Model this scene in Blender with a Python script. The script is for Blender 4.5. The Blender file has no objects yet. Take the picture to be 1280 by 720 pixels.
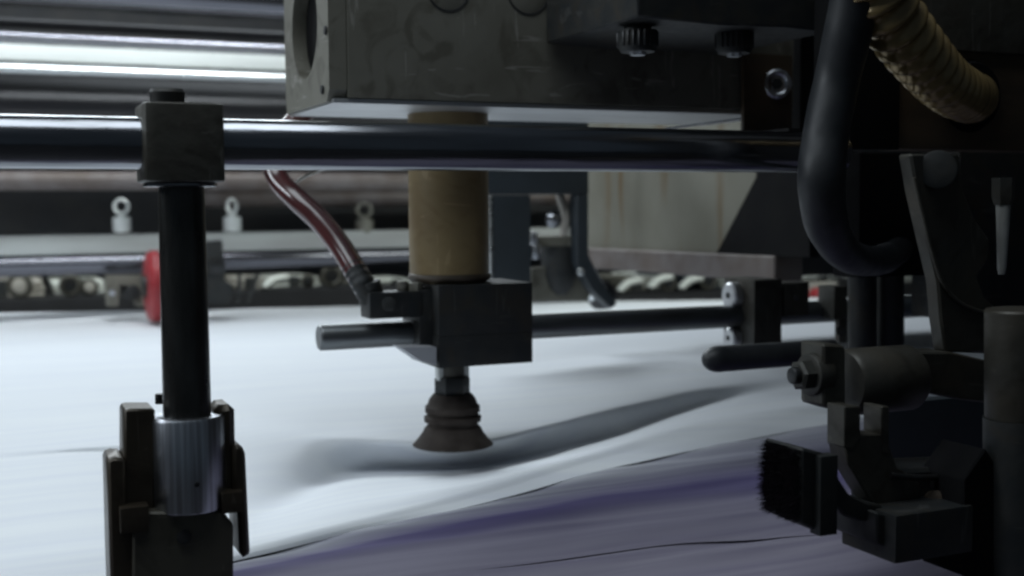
import bpy, bmesh, math, random
import numpy as np
from mathutils import Vector, Matrix, noise
random.seed(4)
rad = math.radians
S = bpy.context.scene
COL = S.collection

# ------------------------------------------------------------------ camera
F = 1500.0                      # focal length in photo pixels
H = 0.19                        # camera height above the paper
def _n(v): return v.normalized()
# directions of the machine axes in camera space (right, up, forward)
dX = _n(Vector((4059-640, 360-232, F)))
dY = _n(Vector((-28-640, 360-262, F)))
dY = _n(dY - dX*dX.dot(dY))
dZ = dX.cross(dY) * -1
if dZ.y < 0: dZ = -dZ
CAM = Vector((0, 0, H))
def ray(px, py):
    c = Vector((px-640, 360-py, F))
    return Vector((c.dot(dX), c.dot(dY), c.dot(dZ)))
def V(px, py, Y):               # point of the plane y = Y
    r = ray(px, py); return CAM + r*(Y/r.y)
def G(px, py, z=0.0):           # point of the plane z
    r = ray(px, py); return CAM + r*((z-H)/r.z)
def U(px, py, X):               # point of the plane x = X
    r = ray(px, py); return CAM + r*(X/r.x)
def rpx(n, px, py, Y):          # radius in metres of n pixels there
    return (V(px, py-n, Y) - V(px, py+n, Y)).length/2

cd = bpy.data.cameras.new('camera'); cam = bpy.data.objects.new('camera', cd); COL.objects.link(cam)
right = Vector((dX.x, dY.x, dZ.x)); up = Vector((dX.y, dY.y, dZ.y)); fwd = Vector((dX.z, dY.z, dZ.z))
cam.matrix_world = Matrix.Translation(CAM) @ Matrix((right, up, -fwd)).transposed().to_4x4()
cd.sensor_width = 36; cd.lens = 36*F/1280
cd.clip_start = 0.02; cd.clip_end = 60
cd.dof.use_dof = True; cd.dof.focus_distance = 0.66; cd.dof.aperture_fstop = 9.0
S.camera = cam

# ------------------------------------------------------------------ light
w = bpy.data.worlds.new('World'); S.world = w; w.use_nodes = True
w.node_tree.nodes['Background'].inputs[0].default_value = (0.55, 0.72, 0.9, 1)
w.node_tree.nodes['Background'].inputs[1].default_value = 0.045
S.view_settings.view_transform = 'Standard'; S.view_settings.look = 'None'
S.view_settings.exposure = 0.0; S.view_settings.gamma = 1
S.cycles.pixel_filter_type = 'GAUSSIAN'; S.cycles.filter_width = 2.8
S.cycles.use_denoising = True; S.cycles.max_bounces = 8

def area(name, loc, target, sx, sy, power, col=(0.855, 0.945, 1.0), spread=180):
    l = bpy.data.lights.new(name, 'AREA'); l.shape = 'RECTANGLE'; l.size = sx; l.size_y = sy
    l.energy = power; l.color = col; l.spread = rad(spread)
    o = bpy.data.objects.new(name, l); COL.objects.link(o); o.location = loc
    d = Vector(target) - Vector(loc)
    o.rotation_euler = d.to_track_quat('-Z', 'Y').to_euler()
    return o
area('ceiling_tube_lamp', (-0.22, 0.50, 1.15), (-0.22, 0.501, 0), 1.15, 0.60, 7.8)
area('rear_ceiling_lamp', (0.15, 2.25, 1.05), (0.4, 1.1, 0), 1.7, 0.30, 20.5)
area('roller_fill_light', (-0.25, 1.62, 1.20), (-0.25, 2.2, 0.45), 1.6, 0.12, 4.5, (0.9, 0.97, 1.0), 55)  # added fill light to brighten the rear rollers and rail
area('ledge_fill_light', (1.25, 1.60, 0.50), (1.25, 2.12, 0.03), 1.0, 0.06, 1.6, (0.92, 1.0, 0.95), 110)  # added fill, hidden by the casting, for the right-hand bundles
area('bundle_fill_light', (0.7, 2.43, 0.33), (0.7, 2.75, 0.02), 3.4, 0.05, 7.0, (0.92, 1.0, 0.95))  # added fill hidden behind the rubber roller, lights the far bundles
area('left_fill_light', (-1.4, 1.15, 0.85), (0.6, 1.2, 0.2), 0.9, 0.25, 5.0, (0.85, 0.93, 1.0), 140)  # added fill from the left, brightens the rusty panel

# ------------------------------------------------------------------ materials
def mat(name, col, rough=0.5, metal=0.0, col2=None, scale=60, stretch=(1,1,1), bump=0.0, bscale=None,
        thr=(0.35, 0.7), rvar=0.12, spec=0.5, detail=5, trans=0.0):
    m = bpy.data.materials.new(name); m.use_nodes = True
    nt = m.node_tree; b = nt.nodes['Principled BSDF']; L = nt.links.new
    tc = nt.nodes.new('ShaderNodeTexCoord'); mp = nt.nodes.new('ShaderNodeMapping')
    mp.inputs['Scale'].default_value = stretch
    L(tc.outputs['Object'], mp.inputs[0])
    n = nt.nodes.new('ShaderNodeTexNoise'); n.inputs['Scale'].default_value = scale; n.inputs['Detail'].default_value = detail
    L(mp.outputs[0], n.inputs[0])
    r = nt.nodes.new('ShaderNodeValToRGB')
    r.color_ramp.elements[0].position = thr[0]; r.color_ramp.elements[1].position = thr[1]
    c2 = col2 or tuple(c*0.72 for c in col)
    r.color_ramp.elements[0].color = (*col, 1); r.color_ramp.elements[1].color = (*c2, 1)
    L(n.outputs[0], r.inputs[0]); L(r.outputs[0], b.inputs['Base Color'])
    mr = nt.nodes.new('ShaderNodeMapRange'); mr.inputs[3].default_value = max(0.03, rough-rvar); mr.inputs[4].default_value = min(1, rough+rvar)
    n2 = nt.nodes.new('ShaderNodeTexNoise'); n2.inputs['Scale'].default_value = scale*2.3; n2.inputs['Detail'].default_value = 6
    L(mp.outputs[0], n2.inputs[0]); L(n2.outputs[0], mr.inputs[0]); L(mr.outputs[0], b.inputs['Roughness'])
    b.inputs['Metallic'].default_value = metal
    b.inputs['Specular IOR Level'].default_value = spec
    if trans: b.inputs['Transmission Weight'].default_value = trans
    if bump:
        bn = nt.nodes.new('ShaderNodeBump'); bn.inputs['Strength'].default_value = bump; bn.inputs['Distance'].default_value = 0.0006
        n3 = nt.nodes.new('ShaderNodeTexNoise'); n3.inputs['Scale'].default_value = bscale or scale*4; n3.inputs['Detail'].default_value = 5
        L(mp.outputs[0], n3.inputs[0]); L(n3.outputs[0], bn.inputs['Height']); L(bn.outputs[0], b.inputs['Normal'])
    return m

M = {}
M['chrome'] = mat('polished_steel', (0.34,0.35,0.38), 0.19, 1.0, (0.22,0.225,0.24), 40, (0.25,3,3), 0.22, rvar=0.07)
M['steel'] = mat('turned_steel', (0.72,0.76,0.82), 0.33, 1.0, (0.30,0.29,0.31), 150, (3,3,0.06), 0.25, rvar=0.1)
M['darksteel'] = mat('blued_steel', (0.055,0.058,0.062), 0.38, 0.7, (0.03,0.028,0.026), 70, (1,1,1), 0.3)
M['black'] = mat('black_anodised', (0.016,0.019,0.021), 0.55, 0.2, (0.03,0.03,0.028), 60, bump=0.3)
M['blackrub'] = mat('black_rubber', (0.009,0.011,0.014), 0.48, 0, (0.030,0.032,0.035), 40, bump=0.2)
M['oily'] = mat('oily_cast_iron', (0.072,0.071,0.060), 0.5, 0.2, (0.055,0.048,0.038), 45, bump=0.5)
M['castgrey'] = mat('worn_grey_cast_metal', (0.19,0.185,0.155), 0.55, 0.1, (0.13,0.124,0.10), 14, bump=0.35, bscale=120, thr=(0.3,0.75))
def wear(m, dark, light):
    nt = m.node_tree; L = nt.links.new; b = nt.nodes['Principled BSDF']
    src = b.inputs['Base Color'].links[0].from_socket
    tc = nt.nodes.new('ShaderNodeTexCoord')
    for st, sc, lo, hi, colr, dist in (((1,1,1), 26, .50, .64, dark, 2.2), ((1,1,1), 7, .52, .75, dark, 0.6), ((9,9,60), 2.2, .655, .675, light, 1.2), ((60,9,8), 2.0, .66, .68, light, 1.5)):
        mp = nt.nodes.new('ShaderNodeMapping'); mp.inputs['Scale'].default_value = st; mp.inputs['Rotation'].default_value = (0.2, 0.15, 0.3)
        n = nt.nodes.new('ShaderNodeTexNoise'); n.inputs['Scale'].default_value = sc; n.inputs['Detail'].default_value = 6; n.inputs['Distortion'].default_value = dist
        mr = nt.nodes.new('ShaderNodeMapRange'); mr.inputs[1].default_value = lo; mr.inputs[2].default_value = hi; mr.inputs[4].default_value = 0.6
        mx = nt.nodes.new('ShaderNodeMix'); mx.data_type = 'RGBA'; mx.inputs[7].default_value = (*colr, 1)
        L(tc.outputs['Object'], mp.inputs[0]); L(mp.outputs[0], n.inputs[0]); L(n.outputs[0], mr.inputs[0]); L(mr.outputs[0], mx.inputs[0]); L(src, mx.inputs[6]); src = mx.outputs[2]
    L(src, b.inputs['Base Color'])
wear(M['castgrey'], (0.075,0.068,0.05), (0.30,0.29,0.26)); wear(M['black'], (0.035,0.03,0.022), (0.06,0.06,0.058)); wear(M['oily'], (0.03,0.026,0.02), (0.14,0.135,0.12))
M['under'] = mat('milled_aluminium', (0.62,0.63,0.64), 0.42, 0.85, (0.48,0.48,0.49), 30, (0.5,3,1), 0.2)
M['amber'] = mat('amber_resin_sleeve', (0.25,0.185,0.090), 0.42, 0.0, (0.18,0.13,0.063), 12, (1,1,1), 0.1)
M['hose_red'] = mat('oxblood_hose', (0.085,0.022,0.022), 0.18, 0.0, (0.05,0.018,0.018), 25, spec=0.9, rvar=0.05)
M['gold'] = mat('brass_coloured_plastic', (0.30,0.215,0.095), 0.2, 0.4, (0.17,0.12,0.055), 30, spec=0.8)
M['brown'] = mat('oil_browned_plate', (0.085,0.058,0.036), 0.55, 0.2, (0.035,0.028,0.020), 16, (1,1,2.2), 0.4, bscale=90)
M['rustplate'] = None
M['beam'] = mat('grimy_beam', (0.16,0.14,0.135), 0.6, 0.2, (0.10,0.075,0.06), 25, (1,1,1), 0.3)
M['bluegrey'] = mat('blue_grey_paint', (0.026,0.034,0.042), 0.5, 0.0, (0.02,0.026,0.031), 20, bump=0.2)
M['light'] = mat('pale_grey_paint', (0.80,0.83,0.81), 0.30, 0.0, (0.66,0.68,0.65), 10, (0.3,3,3), 0.1)
M['aluminium'] = mat('aluminium_rail', (0.75,0.78,0.78), 0.28, 0.9, (0.6,0.62,0.62), 12, (0.3,4,4), 0.1)
M['roller'] = mat('dark_chrome_roller', (0.20,0.20,0.225), 0.22, 1.0, (0.13,0.13,0.15), 10, (0.1,4,4), 0.15, rvar=0.06)
M['rollerdark'] = mat('rubber_covered_roller', (0.022,0.022,0.026), 0.5, 0.0, (0.03,0.028,0.028), 10, (0.1,4,4), 0.15, spec=.25)
M['red'] = mat('red_enamel', (0.33,0.022,0.028), 0.45, 0.0, (0.22,0.015,0.02), 30)
M['dark'] = mat('sooty_frame', (0.012,0.013,0.015), 0.7, 0.0, (0.02,0.019,0.018), 20)
M['hole'] = mat('deep_shade_black', (0.006,0.006,0.007), 0.95, 0.0, (0.009,0.009,0.009), 20, spec=0.1)  # near-black standing in for unlit openings and faces
M['forkbrown'] = mat('browned_fork_iron', (0.075,0.060,0.043), 0.38, 0.4, (0.05,0.040,0.03), 35, bump=0.5)
M['forkolive'] = mat('olive_worn_iron', (0.095,0.090,0.068), 0.5, 0.2, (0.07,0.062,0.048), 30, bump=0.5)
M['wedge'] = mat('lit_facet_grey', (0.42,0.43,0.46), 0.55, 0.2, (0.34,0.35,0.38), 30, bump=0.3)  # pale grey carries the light on the block's chamfer
M['oilydark'] = mat('dark_oily_iron', (0.048,0.048,0.043), 0.46, 0.25, (0.065,0.056,0.042), 26, bump=0.6, bscale=110)
M['postiron'] = mat('smooth_dark_post_iron', (0.10,0.10,0.095), 0.30, 0.8, (0.05,0.048,0.044), 60, (2,2,.4), 0.3)
M['dullrail'] = mat('dull_grey_rail', (0.42,0.44,0.43), 0.35, 0.1, (0.27,0.27,0.26), 8, (0.4,3,3), 0.1)
M['card'] = mat('grey_cardboard', (0.40,0.38,0.35), 0.8, 0.0, (0.26,0.24,0.21), 25)
M['whitebox'] = mat('white_bundle', (0.66,0.69,0.66), 0.6, 0.0, (0.5,0.5,0.46), 20)
M['white'] = mat('ivory_pin', (0.42,0.42,0.40), 0.4, 0.0, (0.30,0.30,0.28), 60)
M['cup'] = mat('grey_brown_rubber', (0.028,0.022,0.019), 0.75, 0.0, (0.060,0.050,0.044), 60, bump=0.3, spec=0.15)
M['bristle'] = mat('dark_bristle', (0.015,0.012,0.018), 0.6, 0.0, (0.03,0.02,0.028), 200)
M['wall'] = mat('workshop_wall', (0.16,0.17,0.17), 0.8, 0.0, (0.10,0.11,0.11), 1.3)
M['floor'] = mat('concrete_floor', (0.14,0.14,0.14), 0.7, 0.0, (0.1,0.1,0.1), 3)
M['bed'] = mat('feed_table_steel', (0.025,0.025,0.028), 0.6, 0.3, (0.018,0.018,0.02), 20)

def rust_material():
    m = mat('rust_streaked_panel', (0.160,0.155,0.125), 0.6, 0.0, (0.115,0.108,0.08), 9, (1,1,1), 0.25)
    nt = m.node_tree; L = nt.links.new; b = nt.nodes['Principled BSDF']
    src = b.inputs['Base Color'].links[0].from_socket
    tc = nt.nodes.new('ShaderNodeTexCoord'); mp = nt.nodes.new('ShaderNodeMapping'); mp.inputs['Scale'].default_value = (1, 1, 0.12)
    L(tc.outputs['Object'], mp.inputs[0])
    n = nt.nodes.new('ShaderNodeTexNoise'); n.inputs['Scale'].default_value = 38; n.inputs['Detail'].default_value = 4
    L(mp.outputs[0], n.inputs[0])
    r = nt.nodes.new('ShaderNodeValToRGB'); r.color_ramp.elements[0].position = 0.55; r.color_ramp.elements[1].position = 0.72
    L(n.outputs[0], r.inputs[0])
    mx = nt.nodes.new('ShaderNodeMix'); mx.data_type = 'RGBA'
    L(r.outputs[0], mx.inputs[0]); L(src, mx.inputs[6]); mx.inputs[7].default_value = (0.10, 0.062, 0.022, 1)
    L(mx.outputs[2], b.inputs['Base Color'])
    return m
M['rustplate'] = rust_material()

def paper_material(name, base, ink_shade=None):
    """paper; ink = list of (v, colour) stops of flat print and painted shade along the sheet's v coordinate"""
    m = bpy.data.materials.new(name); m.use_nodes = True
    nt = m.node_tree; b = nt.nodes['Principled BSDF']; L = nt.links.new
    b.inputs['Roughness'].default_value = 0.75; b.inputs['Specular IOR Level'].default_value = 0.25
    tc = nt.nodes.new('ShaderNodeTexCoord')
    n = nt.nodes.new('ShaderNodeTexNoise'); n.inputs['Scale'].default_value = 9; n.inputs['Detail'].default_value = 6
    mp = nt.nodes.new('ShaderNodeMapping'); mp.inputs['Scale'].default_value = (0.35, 7, 1); mp.inputs['Rotation'].default_value = (0, 0, rad(-9))
    L(tc.outputs['Object'], mp.inputs[0]); L(mp.outputs[0], n.inputs[0])
    mx = nt.nodes.new('ShaderNodeMix'); mx.data_type = 'RGBA'
    mr = nt.nodes.new('ShaderNodeMapRange'); mr.inputs[1].default_value = 0.35; mr.inputs[2].default_value = 0.75
    L(n.outputs[0], mr.inputs[0]); L(mr.outputs[0], mx.inputs[0])
    if ink_shade:
        sp = nt.nodes.new('ShaderNodeSeparateXYZ'); L(tc.outputs['UV'], sp.inputs[0])
        ad = nt.nodes.new('ShaderNodeMath'); ad.operation = 'MULTIPLY_ADD'; ad.inputs[1].default_value = 0.10
        L(n.outputs[0], ad.inputs[0]); L(sp.outputs[1], ad.inputs[2])
        rp = nt.nodes.new('ShaderNodeValToRGB'); e = rp.color_ramp.elements
        while len(e) < len(ink_shade): e.new(0.5)
        for k, (v, c) in enumerate(ink_shade): e[k].position = v; e[k].color = (*c, 1)
        L(ad.outputs[0], rp.inputs[0]); L(rp.outputs[0], mx.inputs[6])
        mm = nt.nodes.new('ShaderNodeMix'); mm.data_type = 'RGBA'; mm.blend_type = 'MULTIPLY'; mm.inputs[0].default_value = 1
        L(rp.outputs[0], mm.inputs[6]); mm.inputs[7].default_value = (0.56, 0.54, 0.66, 1); L(mm.outputs[2], mx.inputs[7])
    else:
        mx.inputs[6].default_value = (*base, 1); mx.inputs[7].default_value = (base[0]*.90, base[1]*.905, base[2]*.95, 1)
    L(mx.outputs[2], b.inputs['Base Color'])
    return m

wear(M['forkbrown'], (0.04,0.03,0.02), (0.12,0.10,0.08)); wear(M['forkolive'], (0.045,0.04,0.03), (0.14,0.13,0.11)); wear(M['amber'], (0.17,0.11,0.048), (0.32,0.24,0.13)); wear(M['darksteel'], (0.03,0.027,0.024), (0.10,0.10,0.10)); wear(M['oilydark'], (0.022,0.018,0.013), (0.09,0.085,0.07))

# ------------------------------------------------------------------ mesh helpers
def new_obj(name, bm, m, parent=None, ang=35, smooth=True):
    bmesh.ops.recalc_face_normals(bm, faces=bm.faces)
    me = bpy.data.meshes.new(name)
    if parent is not None:
        bmesh.ops.translate(bm, vec=-parent.location, verts=bm.verts)
        o_loc = Vector((0,0,0))
    else:
        c = Vector((0,0,0))
        for v in bm.verts: c += v.co
        c /= max(1, len(bm.verts)); c.z = min(v.co.z for v in bm.verts)
        bmesh.ops.translate(bm, vec=-c, verts=bm.verts); o_loc = c
    bm.to_mesh(me); bm.free()
    if smooth:
        me.shade_smooth(); me.set_sharp_from_angle(angle=rad(ang))
    me.materials.append(m)
    o = bpy.data.objects.new(name, me); COL.objects.link(o)
    o.location = o_loc
    if parent is not None:
        o.parent = parent
        if parent.type == 'MESH':      # sub-part of a part (the part sits at its thing's origin)
            pass
    return o
def sub(name, bm, m, part):           # sub-part: same frame as the thing's parts
    bmesh.ops.recalc_face_normals(bm, faces=bm.faces)
    root = part.parent
    bmesh.ops.translate(bm, vec=-root.location, verts=bm.verts)
    me = bpy.data.meshes.new(name); bm.to_mesh(me); bm.free(); me.shade_smooth(); me.set_sharp_from_angle(angle=rad(35))
    me.materials.append(m); o = bpy.data.objects.new(name, me); COL.objects.link(o); o.parent = part
    return o
def tag(o, label, cat, group=None, kind=None):
    o['label'] = label
    if cat: o['category'] = cat
    if group: o['group'] = group
    if kind: o['kind'] = kind
    return o
def thing(name, label, cat, loc, group=None):
    o = bpy.data.objects.new(name, None); COL.objects.link(o); o.empty_display_size = 0.02
    o.location = loc; bpy.context.view_layer.update()
    return tag(o, label, cat, group)
def struct(name, bm, m):
    o = new_obj(name, bm, m); o['kind'] = 'structure'; return o

def bev(bm, w, seg=2):
    if w > 0:
        es = [e for e in bm.edges if len(e.link_faces) == 2 and e.calc_face_angle(0) > rad(28)]
        bmesh.ops.bevel(bm, geom=es, offset=w, segments=seg, affect='EDGES', profile=0.7, clamp_overlap=True)
def join(*bms):
    out = bmesh.new()
    for b in bms:
        me = bpy.data.meshes.new('tmp'); b.to_mesh(me); out.from_mesh(me); bpy.data.meshes.remove(me); b.free()
    return out
def box(x0, x1, y0, y1, z0, z1, b=0.001):
    bm = bmesh.new(); bmesh.ops.create_cube(bm, size=1)
    bmesh.ops.scale(bm, vec=(abs(x1-x0), abs(y1-y0), abs(z1-z0)), verts=bm.verts)
    bmesh.ops.translate(bm, vec=((x0+x1)/2, (y0+y1)/2, (z0+z1)/2), verts=bm.verts)
    bev(bm, b); return bm
def pbox(px0, py0, px1, py1, Y, dep, b=0.001):   # box whose front face (plane y=Y) has these photo corners
    a = V(px0, py0, Y); c = V(px1, py1, Y)
    return box(a.x, c.x, Y, Y+dep, c.z, a.z, b)
def prism(pts, Y, dep, b=0.0008):                # outline on the plane y=Y, extruded backwards
    bm = bmesh.new()
    f = [bm.verts.new(V(x, y, Y)) for x, y in pts]
    k = [bm.verts.new(v.co + Vector((0, dep, 0))) for v in f]
    n = len(f); bm.faces.new(f); bm.faces.new(k[::-1])
    for i in range(n): bm.faces.new((f[i], k[i], k[(i+1) % n], f[(i+1) % n]))
    bmesh.ops.recalc_face_normals(bm, faces=bm.faces)
    bev(bm, b, 1); return bm
def xprism(pts, X, dep, b=0.0008):               # outline on the plane x=X, extruded to +x
    bm = bmesh.new()
    f = [bm.verts.new(U(x, y, X)) for x, y in pts]
    k = [bm.verts.new(v.co + Vector((dep, 0, 0))) for v in f]
    n = len(f); bm.faces.new(f); bm.faces.new(k[::-1])
    for i in range(n): bm.faces.new((f[i], k[i], k[(i+1) % n], f[(i+1) % n]))
    bmesh.ops.recalc_face_normals(bm, faces=bm.faces)
    bev(bm, b, 1); return bm
def frame(d):
    d = d.normalized(); a = Vector((0,0,1)) if abs(d.z) < 0.9 else Vector((1,0,0))
    u = d.cross(a).normalized(); return u, d.cross(u).normalized()
def lathe(p0, p1, prof, n=48, rot=0):            # prof = [(t along p0->p1, radius)]
    bm = bmesh.new(); p0 = Vector(p0); p1 = Vector(p1); u, v = frame(p1-p0); rings = []
    for t, r in prof:
        c = p0.lerp(p1, t)
        rings.append([bm.verts.new(c + (u*math.cos(2*math.pi*i/n+rot) + v*math.sin(2*math.pi*i/n+rot))*r) for i in range(n)])
    for a, b in zip(rings, rings[1:]):
        for i in range(n): bm.faces.new((a[i], a[(i+1) % n], b[(i+1) % n], b[i]))
    bm.faces.new(rings[0]); bm.faces.new(rings[-1][::-1])
    bmesh.ops.recalc_face_normals(bm, faces=bm.faces)
    return bm
def cyl(p0, p1, r, b=0.0008, n=48, rot=0):
    L = (Vector(p1)-Vector(p0)).length; t = min(0.45, b/L)
    return lathe(p0, p1, [(0, r-b), (t*0.3, r-b*0.3), (t, r), (1-t, r), (1-t*0.3, r-b*0.3), (1, r-b)], n, rot)
def catmull(P, k=12):
    out = []; n = len(P)
    for i in range(n-1):
        a, b, c, d = P[max(0,i-1)], P[i], P[i+1], P[min(n-1,i+2)]
        for j in range(k):
            t = j/k
            out.append(0.5*((2*b)+(-a+c)*t+(2*a-5*b+4*c-d)*t*t+(-a+3*b-3*c+d)*t**3))
    out.append(P[-1]); return out
def tube(P, R, n=24, k=12, fn=None):             # P points, R radii at those points
    pts = catmull([Vector(p) for p in P], k)
    N = len(pts); bm = bmesh.new(); rings = []; s = 0
    rs = np.interp(np.linspace(0, len(P)-1, N), range(len(P)), R)
    u = None
    for i, p in enumerate(pts):
        d = (pts[min(N-1,i+1)] - pts[max(0,i-1)]).normalized()
        if u is None: u, _ = frame(d)
        u = (u - d*u.dot(d)).normalized(); v = d.cross(u)
        if i: s += (p-pts[i-1]).length
        r = rs[i]*(fn(s) if fn else 1)
        rings.append([bm.verts.new(p+(u*math.cos(2*math.pi*j/n)+v*math.sin(2*math.pi*j/n))*r) for j in range(n)])
    for a, b in zip(rings, rings[1:]):
        for i in range(n): bm.faces.new((a[i], a[(i+1) % n], b[(i+1) % n], b[i]))
    bm.faces.new(rings[0]); bm.faces.new(rings[-1][::-1])
    return bm
def torus(c, axis, R, r, n=32, m=10):
    u, v = frame(Vector(axis)); ax = Vector(axis).normalized(); bm = bmesh.new(); rings = []
    for i in range(n):
        a = 2*math.pi*i/n; d = u*math.cos(a)+v*math.sin(a)
        rings.append([bm.verts.new(Vector(c)+d*(R+r*math.cos(2*math.pi*j/m))+ax*r*math.sin(2*math.pi*j/m)) for j in range(m)])
    for i in range(n):
        a, b = rings[i], rings[(i+1) % n]
        for j in range(m): bm.faces.new((a[j], a[(j+1) % m], b[(j+1) % m], b[j]))
    return bm

# ------------------------------------------------------------------ the setting
struct('floor', box(-6, 8, -3, 9, -0.75, -0.70, 0), M['floor'])
struct('wall', box(-6, 8, 6.2, 6.3, -0.70, 3.0, 0), M['wall'])

def loft(name, guides, m, nx=140, ny=18, amp=0.0006, thick=0.0):
    """guides: rows from back to front, each ([(px,py)...], z or [z...]); unprojected to the plane of their own height"""
    rows = []
    for pts, z in guides:
        zs = z if isinstance(z, (list, tuple)) else [z]*len(pts)
        P = catmull([G(x, y, q) for (x, y), q in zip(pts, zs)], 24)
        idx = np.linspace(0, len(P)-1, nx); A = np.array([tuple(p) for p in P])
        rows.append(np.stack([np.interp(idx, range(len(P)), A[:, k]) for k in range(3)], 1))
    bm = bmesh.new(); uvl = bm.loops.layers.uv.new('UVMap'); grid = []
    nr = len(rows); vals = []
    def tang(p, q, w_):
        m = (w_-p)*0.42; L = np.linalg.norm(m, axis=1, keepdims=True)+1e-9
        lo = 1.3*np.minimum(np.linalg.norm(q-p, axis=1, keepdims=True), np.linalg.norm(w_-q, axis=1, keepdims=True))
        return m*np.minimum(1, np.maximum(lo, 1e-6)/L)
    for i in range(nr-1):
        a, b, c, d = rows[max(0,i-1)], rows[i], rows[i+1], rows[min(nr-1,i+2)]
        kk = ny
        for j in range(kk + (1 if i == nr-2 else 0)):
            t = j/kk
            # monotone-ish blend: catmull with damped tangents
            m0 = tang(a,b,c); m1 = tang(b,c,d)
            h = (2*t**3-3*t*t+1)*b + (t**3-2*t*t+t)*m0 + (-2*t**3+3*t*t)*c + (t**3-t*t)*m1
            vals.append(((i+t)/(nr-1), h))
    for vv, h in vals:
        row = []
        for j in range(nx):
            p = Vector(h[j]); p.z += amp*noise.noise(Vector((p.x*4+p.y*3, p.y*26, 0.3))) + amp*0.5*noise.noise(Vector((p.x*16, p.y*60, 4)))
            row.append(bm.verts.new(p))
        grid.append((vv, row))
    for (v0, r0), (v1, r1) in zip(grid, grid[1:]):
        for j in range(nx-1):
            f = bm.faces.new((r0[j], r1[j], r1[j+1], r0[j+1]))
            for lp, uv in zip(f.loops, ((j/(nx-1), v0), (j/(nx-1), v1), ((j+1)/(nx-1), v1), ((j+1)/(nx-1), v0))): lp[uvl].uv = uv
    me = bpy.data.meshes.new(name)
    c = Vector(tuple(rows[nr//2][nx//2])); c.z = 0
    bmesh.ops.translate(bm, vec=-c, verts=bm.verts)
    bmesh.ops.recalc_face_normals(bm, faces=bm.faces)
    if sum(f.normal.z for f in bm.faces) < 0: bmesh.ops.reverse_faces(bm, faces=bm.faces)
    bm.to_mesh(me); bm.free(); me.shade_smooth(); me.materials.append(m)
    o = bpy.data.objects.new(name, me); COL.objects.link(o); o.location = c
    if thick:
        s = o.modifiers.new('thickness', 'SOLIDIFY'); s.thickness = thick; s.offset = -1
    return o

white = paper_material('white_paper', (0.80, 0.825, 0.85))
ink_c = (0.27, 0.255, 0.36)
X11 = (-420,-60,150,300,450,600,760,900,1050,1250,1600)
def row(*ys): return list(zip(X11, ys))
top = loft('paper_sheet', [
    (row(396,392,389,386,383,380,377,375,372,369,365), 0.006),
    (row(415,408,404,401,399,396,394,391,388,384,378), 0.000),
    (row(470,462,456,452,448,446,440,432,424,414,400), 0.003),
    (row(550,538,526,516,512,510,486,464,450,436,416), [.003,.003,.005,.010,.009,.008,.008,.009,.010,.012,.012]),
    (row(576,568,556,542,548,550,512,482,464,449,424), [.0035,.0035,.006,.012,.010,.009,.009,.006,.006,.009,.010]),
    (row(584,577,566,628,588,581,545,502,480,458,430), [.002,.002,.001,-.017,-.018,-.018,-.011,-.006,.000,.003,.003]),
    (row(690,660,640,658,606,592,554,513,494,472,440), [.002,.002,.002,-.010,-.011,-.009,-.001,.004,.006,.007,.007]),
    (row(800,738,706,684,648,608,560,523,501,480,454), [.002,.002,.002,.002,.003,.004,.005,.007,.008,.009,.010]),
    (row(820,744,722,692,657,620,572,541,515,488,461), [.001,.001,.001,.0007,.001,.001,.002,.003,.003,.004,.004]),
    (row(840,750,734,699,664,630,586,556,528,496,468), [-.0015]*11),
], white, nx=260, ny=14, amp=0.0007)
tag(top, 'large bright white paper sheet rippling under the suction cup across the feed table', 'paper sheet')
s1 = loft('printed_sheet', [
    (row(812,741,716,688,653,617,569,538,512,485,459), -0.0028),
    (row(830,752,740,701,668,634,590,560,532,500,472), -.0016),
    (row(835,757,750,712,678,650,618,598,582,560,530), [-.001,-.001,-.001,-.001,-.001,.0,.002,.003,.004,.004,.004]),
    (row(838,760,756,726,694,668,640,624,618,600,570), -.0016),
    (row(850,770,766,750,726,704,680,664,660,651,636), -.0030),
    (row(855,775,771,760,736,713,689,673,668,660,645), -.0038),
], paper_material('violet_edged_paper', ink_c, [(0.18,(0.46,0.47,0.51)),(0.29,(0.24,0.245,0.28)),(0.42,(0.17,0.16,0.24)),(0.47,(0.085,0.072,0.17)),(0.57,(0.105,0.092,0.18)),(0.68,(0.18,0.168,0.225)),(1.0,(0.215,0.20,0.25))]), nx=160, ny=14, amp=0.0024)  # grey stops paint the rolled sheet's shading; violet stops are print
tag(s1, 'mauve sheet with a painted grey shade band and a deep violet printed edge just below the white sheet', 'printed sheet')
s2 = loft('printed_sheet', [
    (row(840,765,760,750,720,696,670,655,650,642,628), -0.0052),
    (row(856,776,772,761,737,714,690,674,669,661,646), -.0041),
    (row(870,800,795,790,785,780,775,770,765,760,755), -.0045),
], paper_material('mauve_paper', ink_c, [(0.0,(0.225,0.21,0.265)),(1.0,(0.215,0.20,0.25))]), nx=160, ny=22, amp=0.0036)  # mauve mixes print colour with part of the foreground shade
tag(s2, 'plain mauve grey sheet lowest in the foreground beneath the violet edged one', 'printed sheet')
struct('feed_table', box(-1.2, 4.5, 0.22, 2.55, -0.07, -0.030, 0.004), M['bed'])

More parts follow.
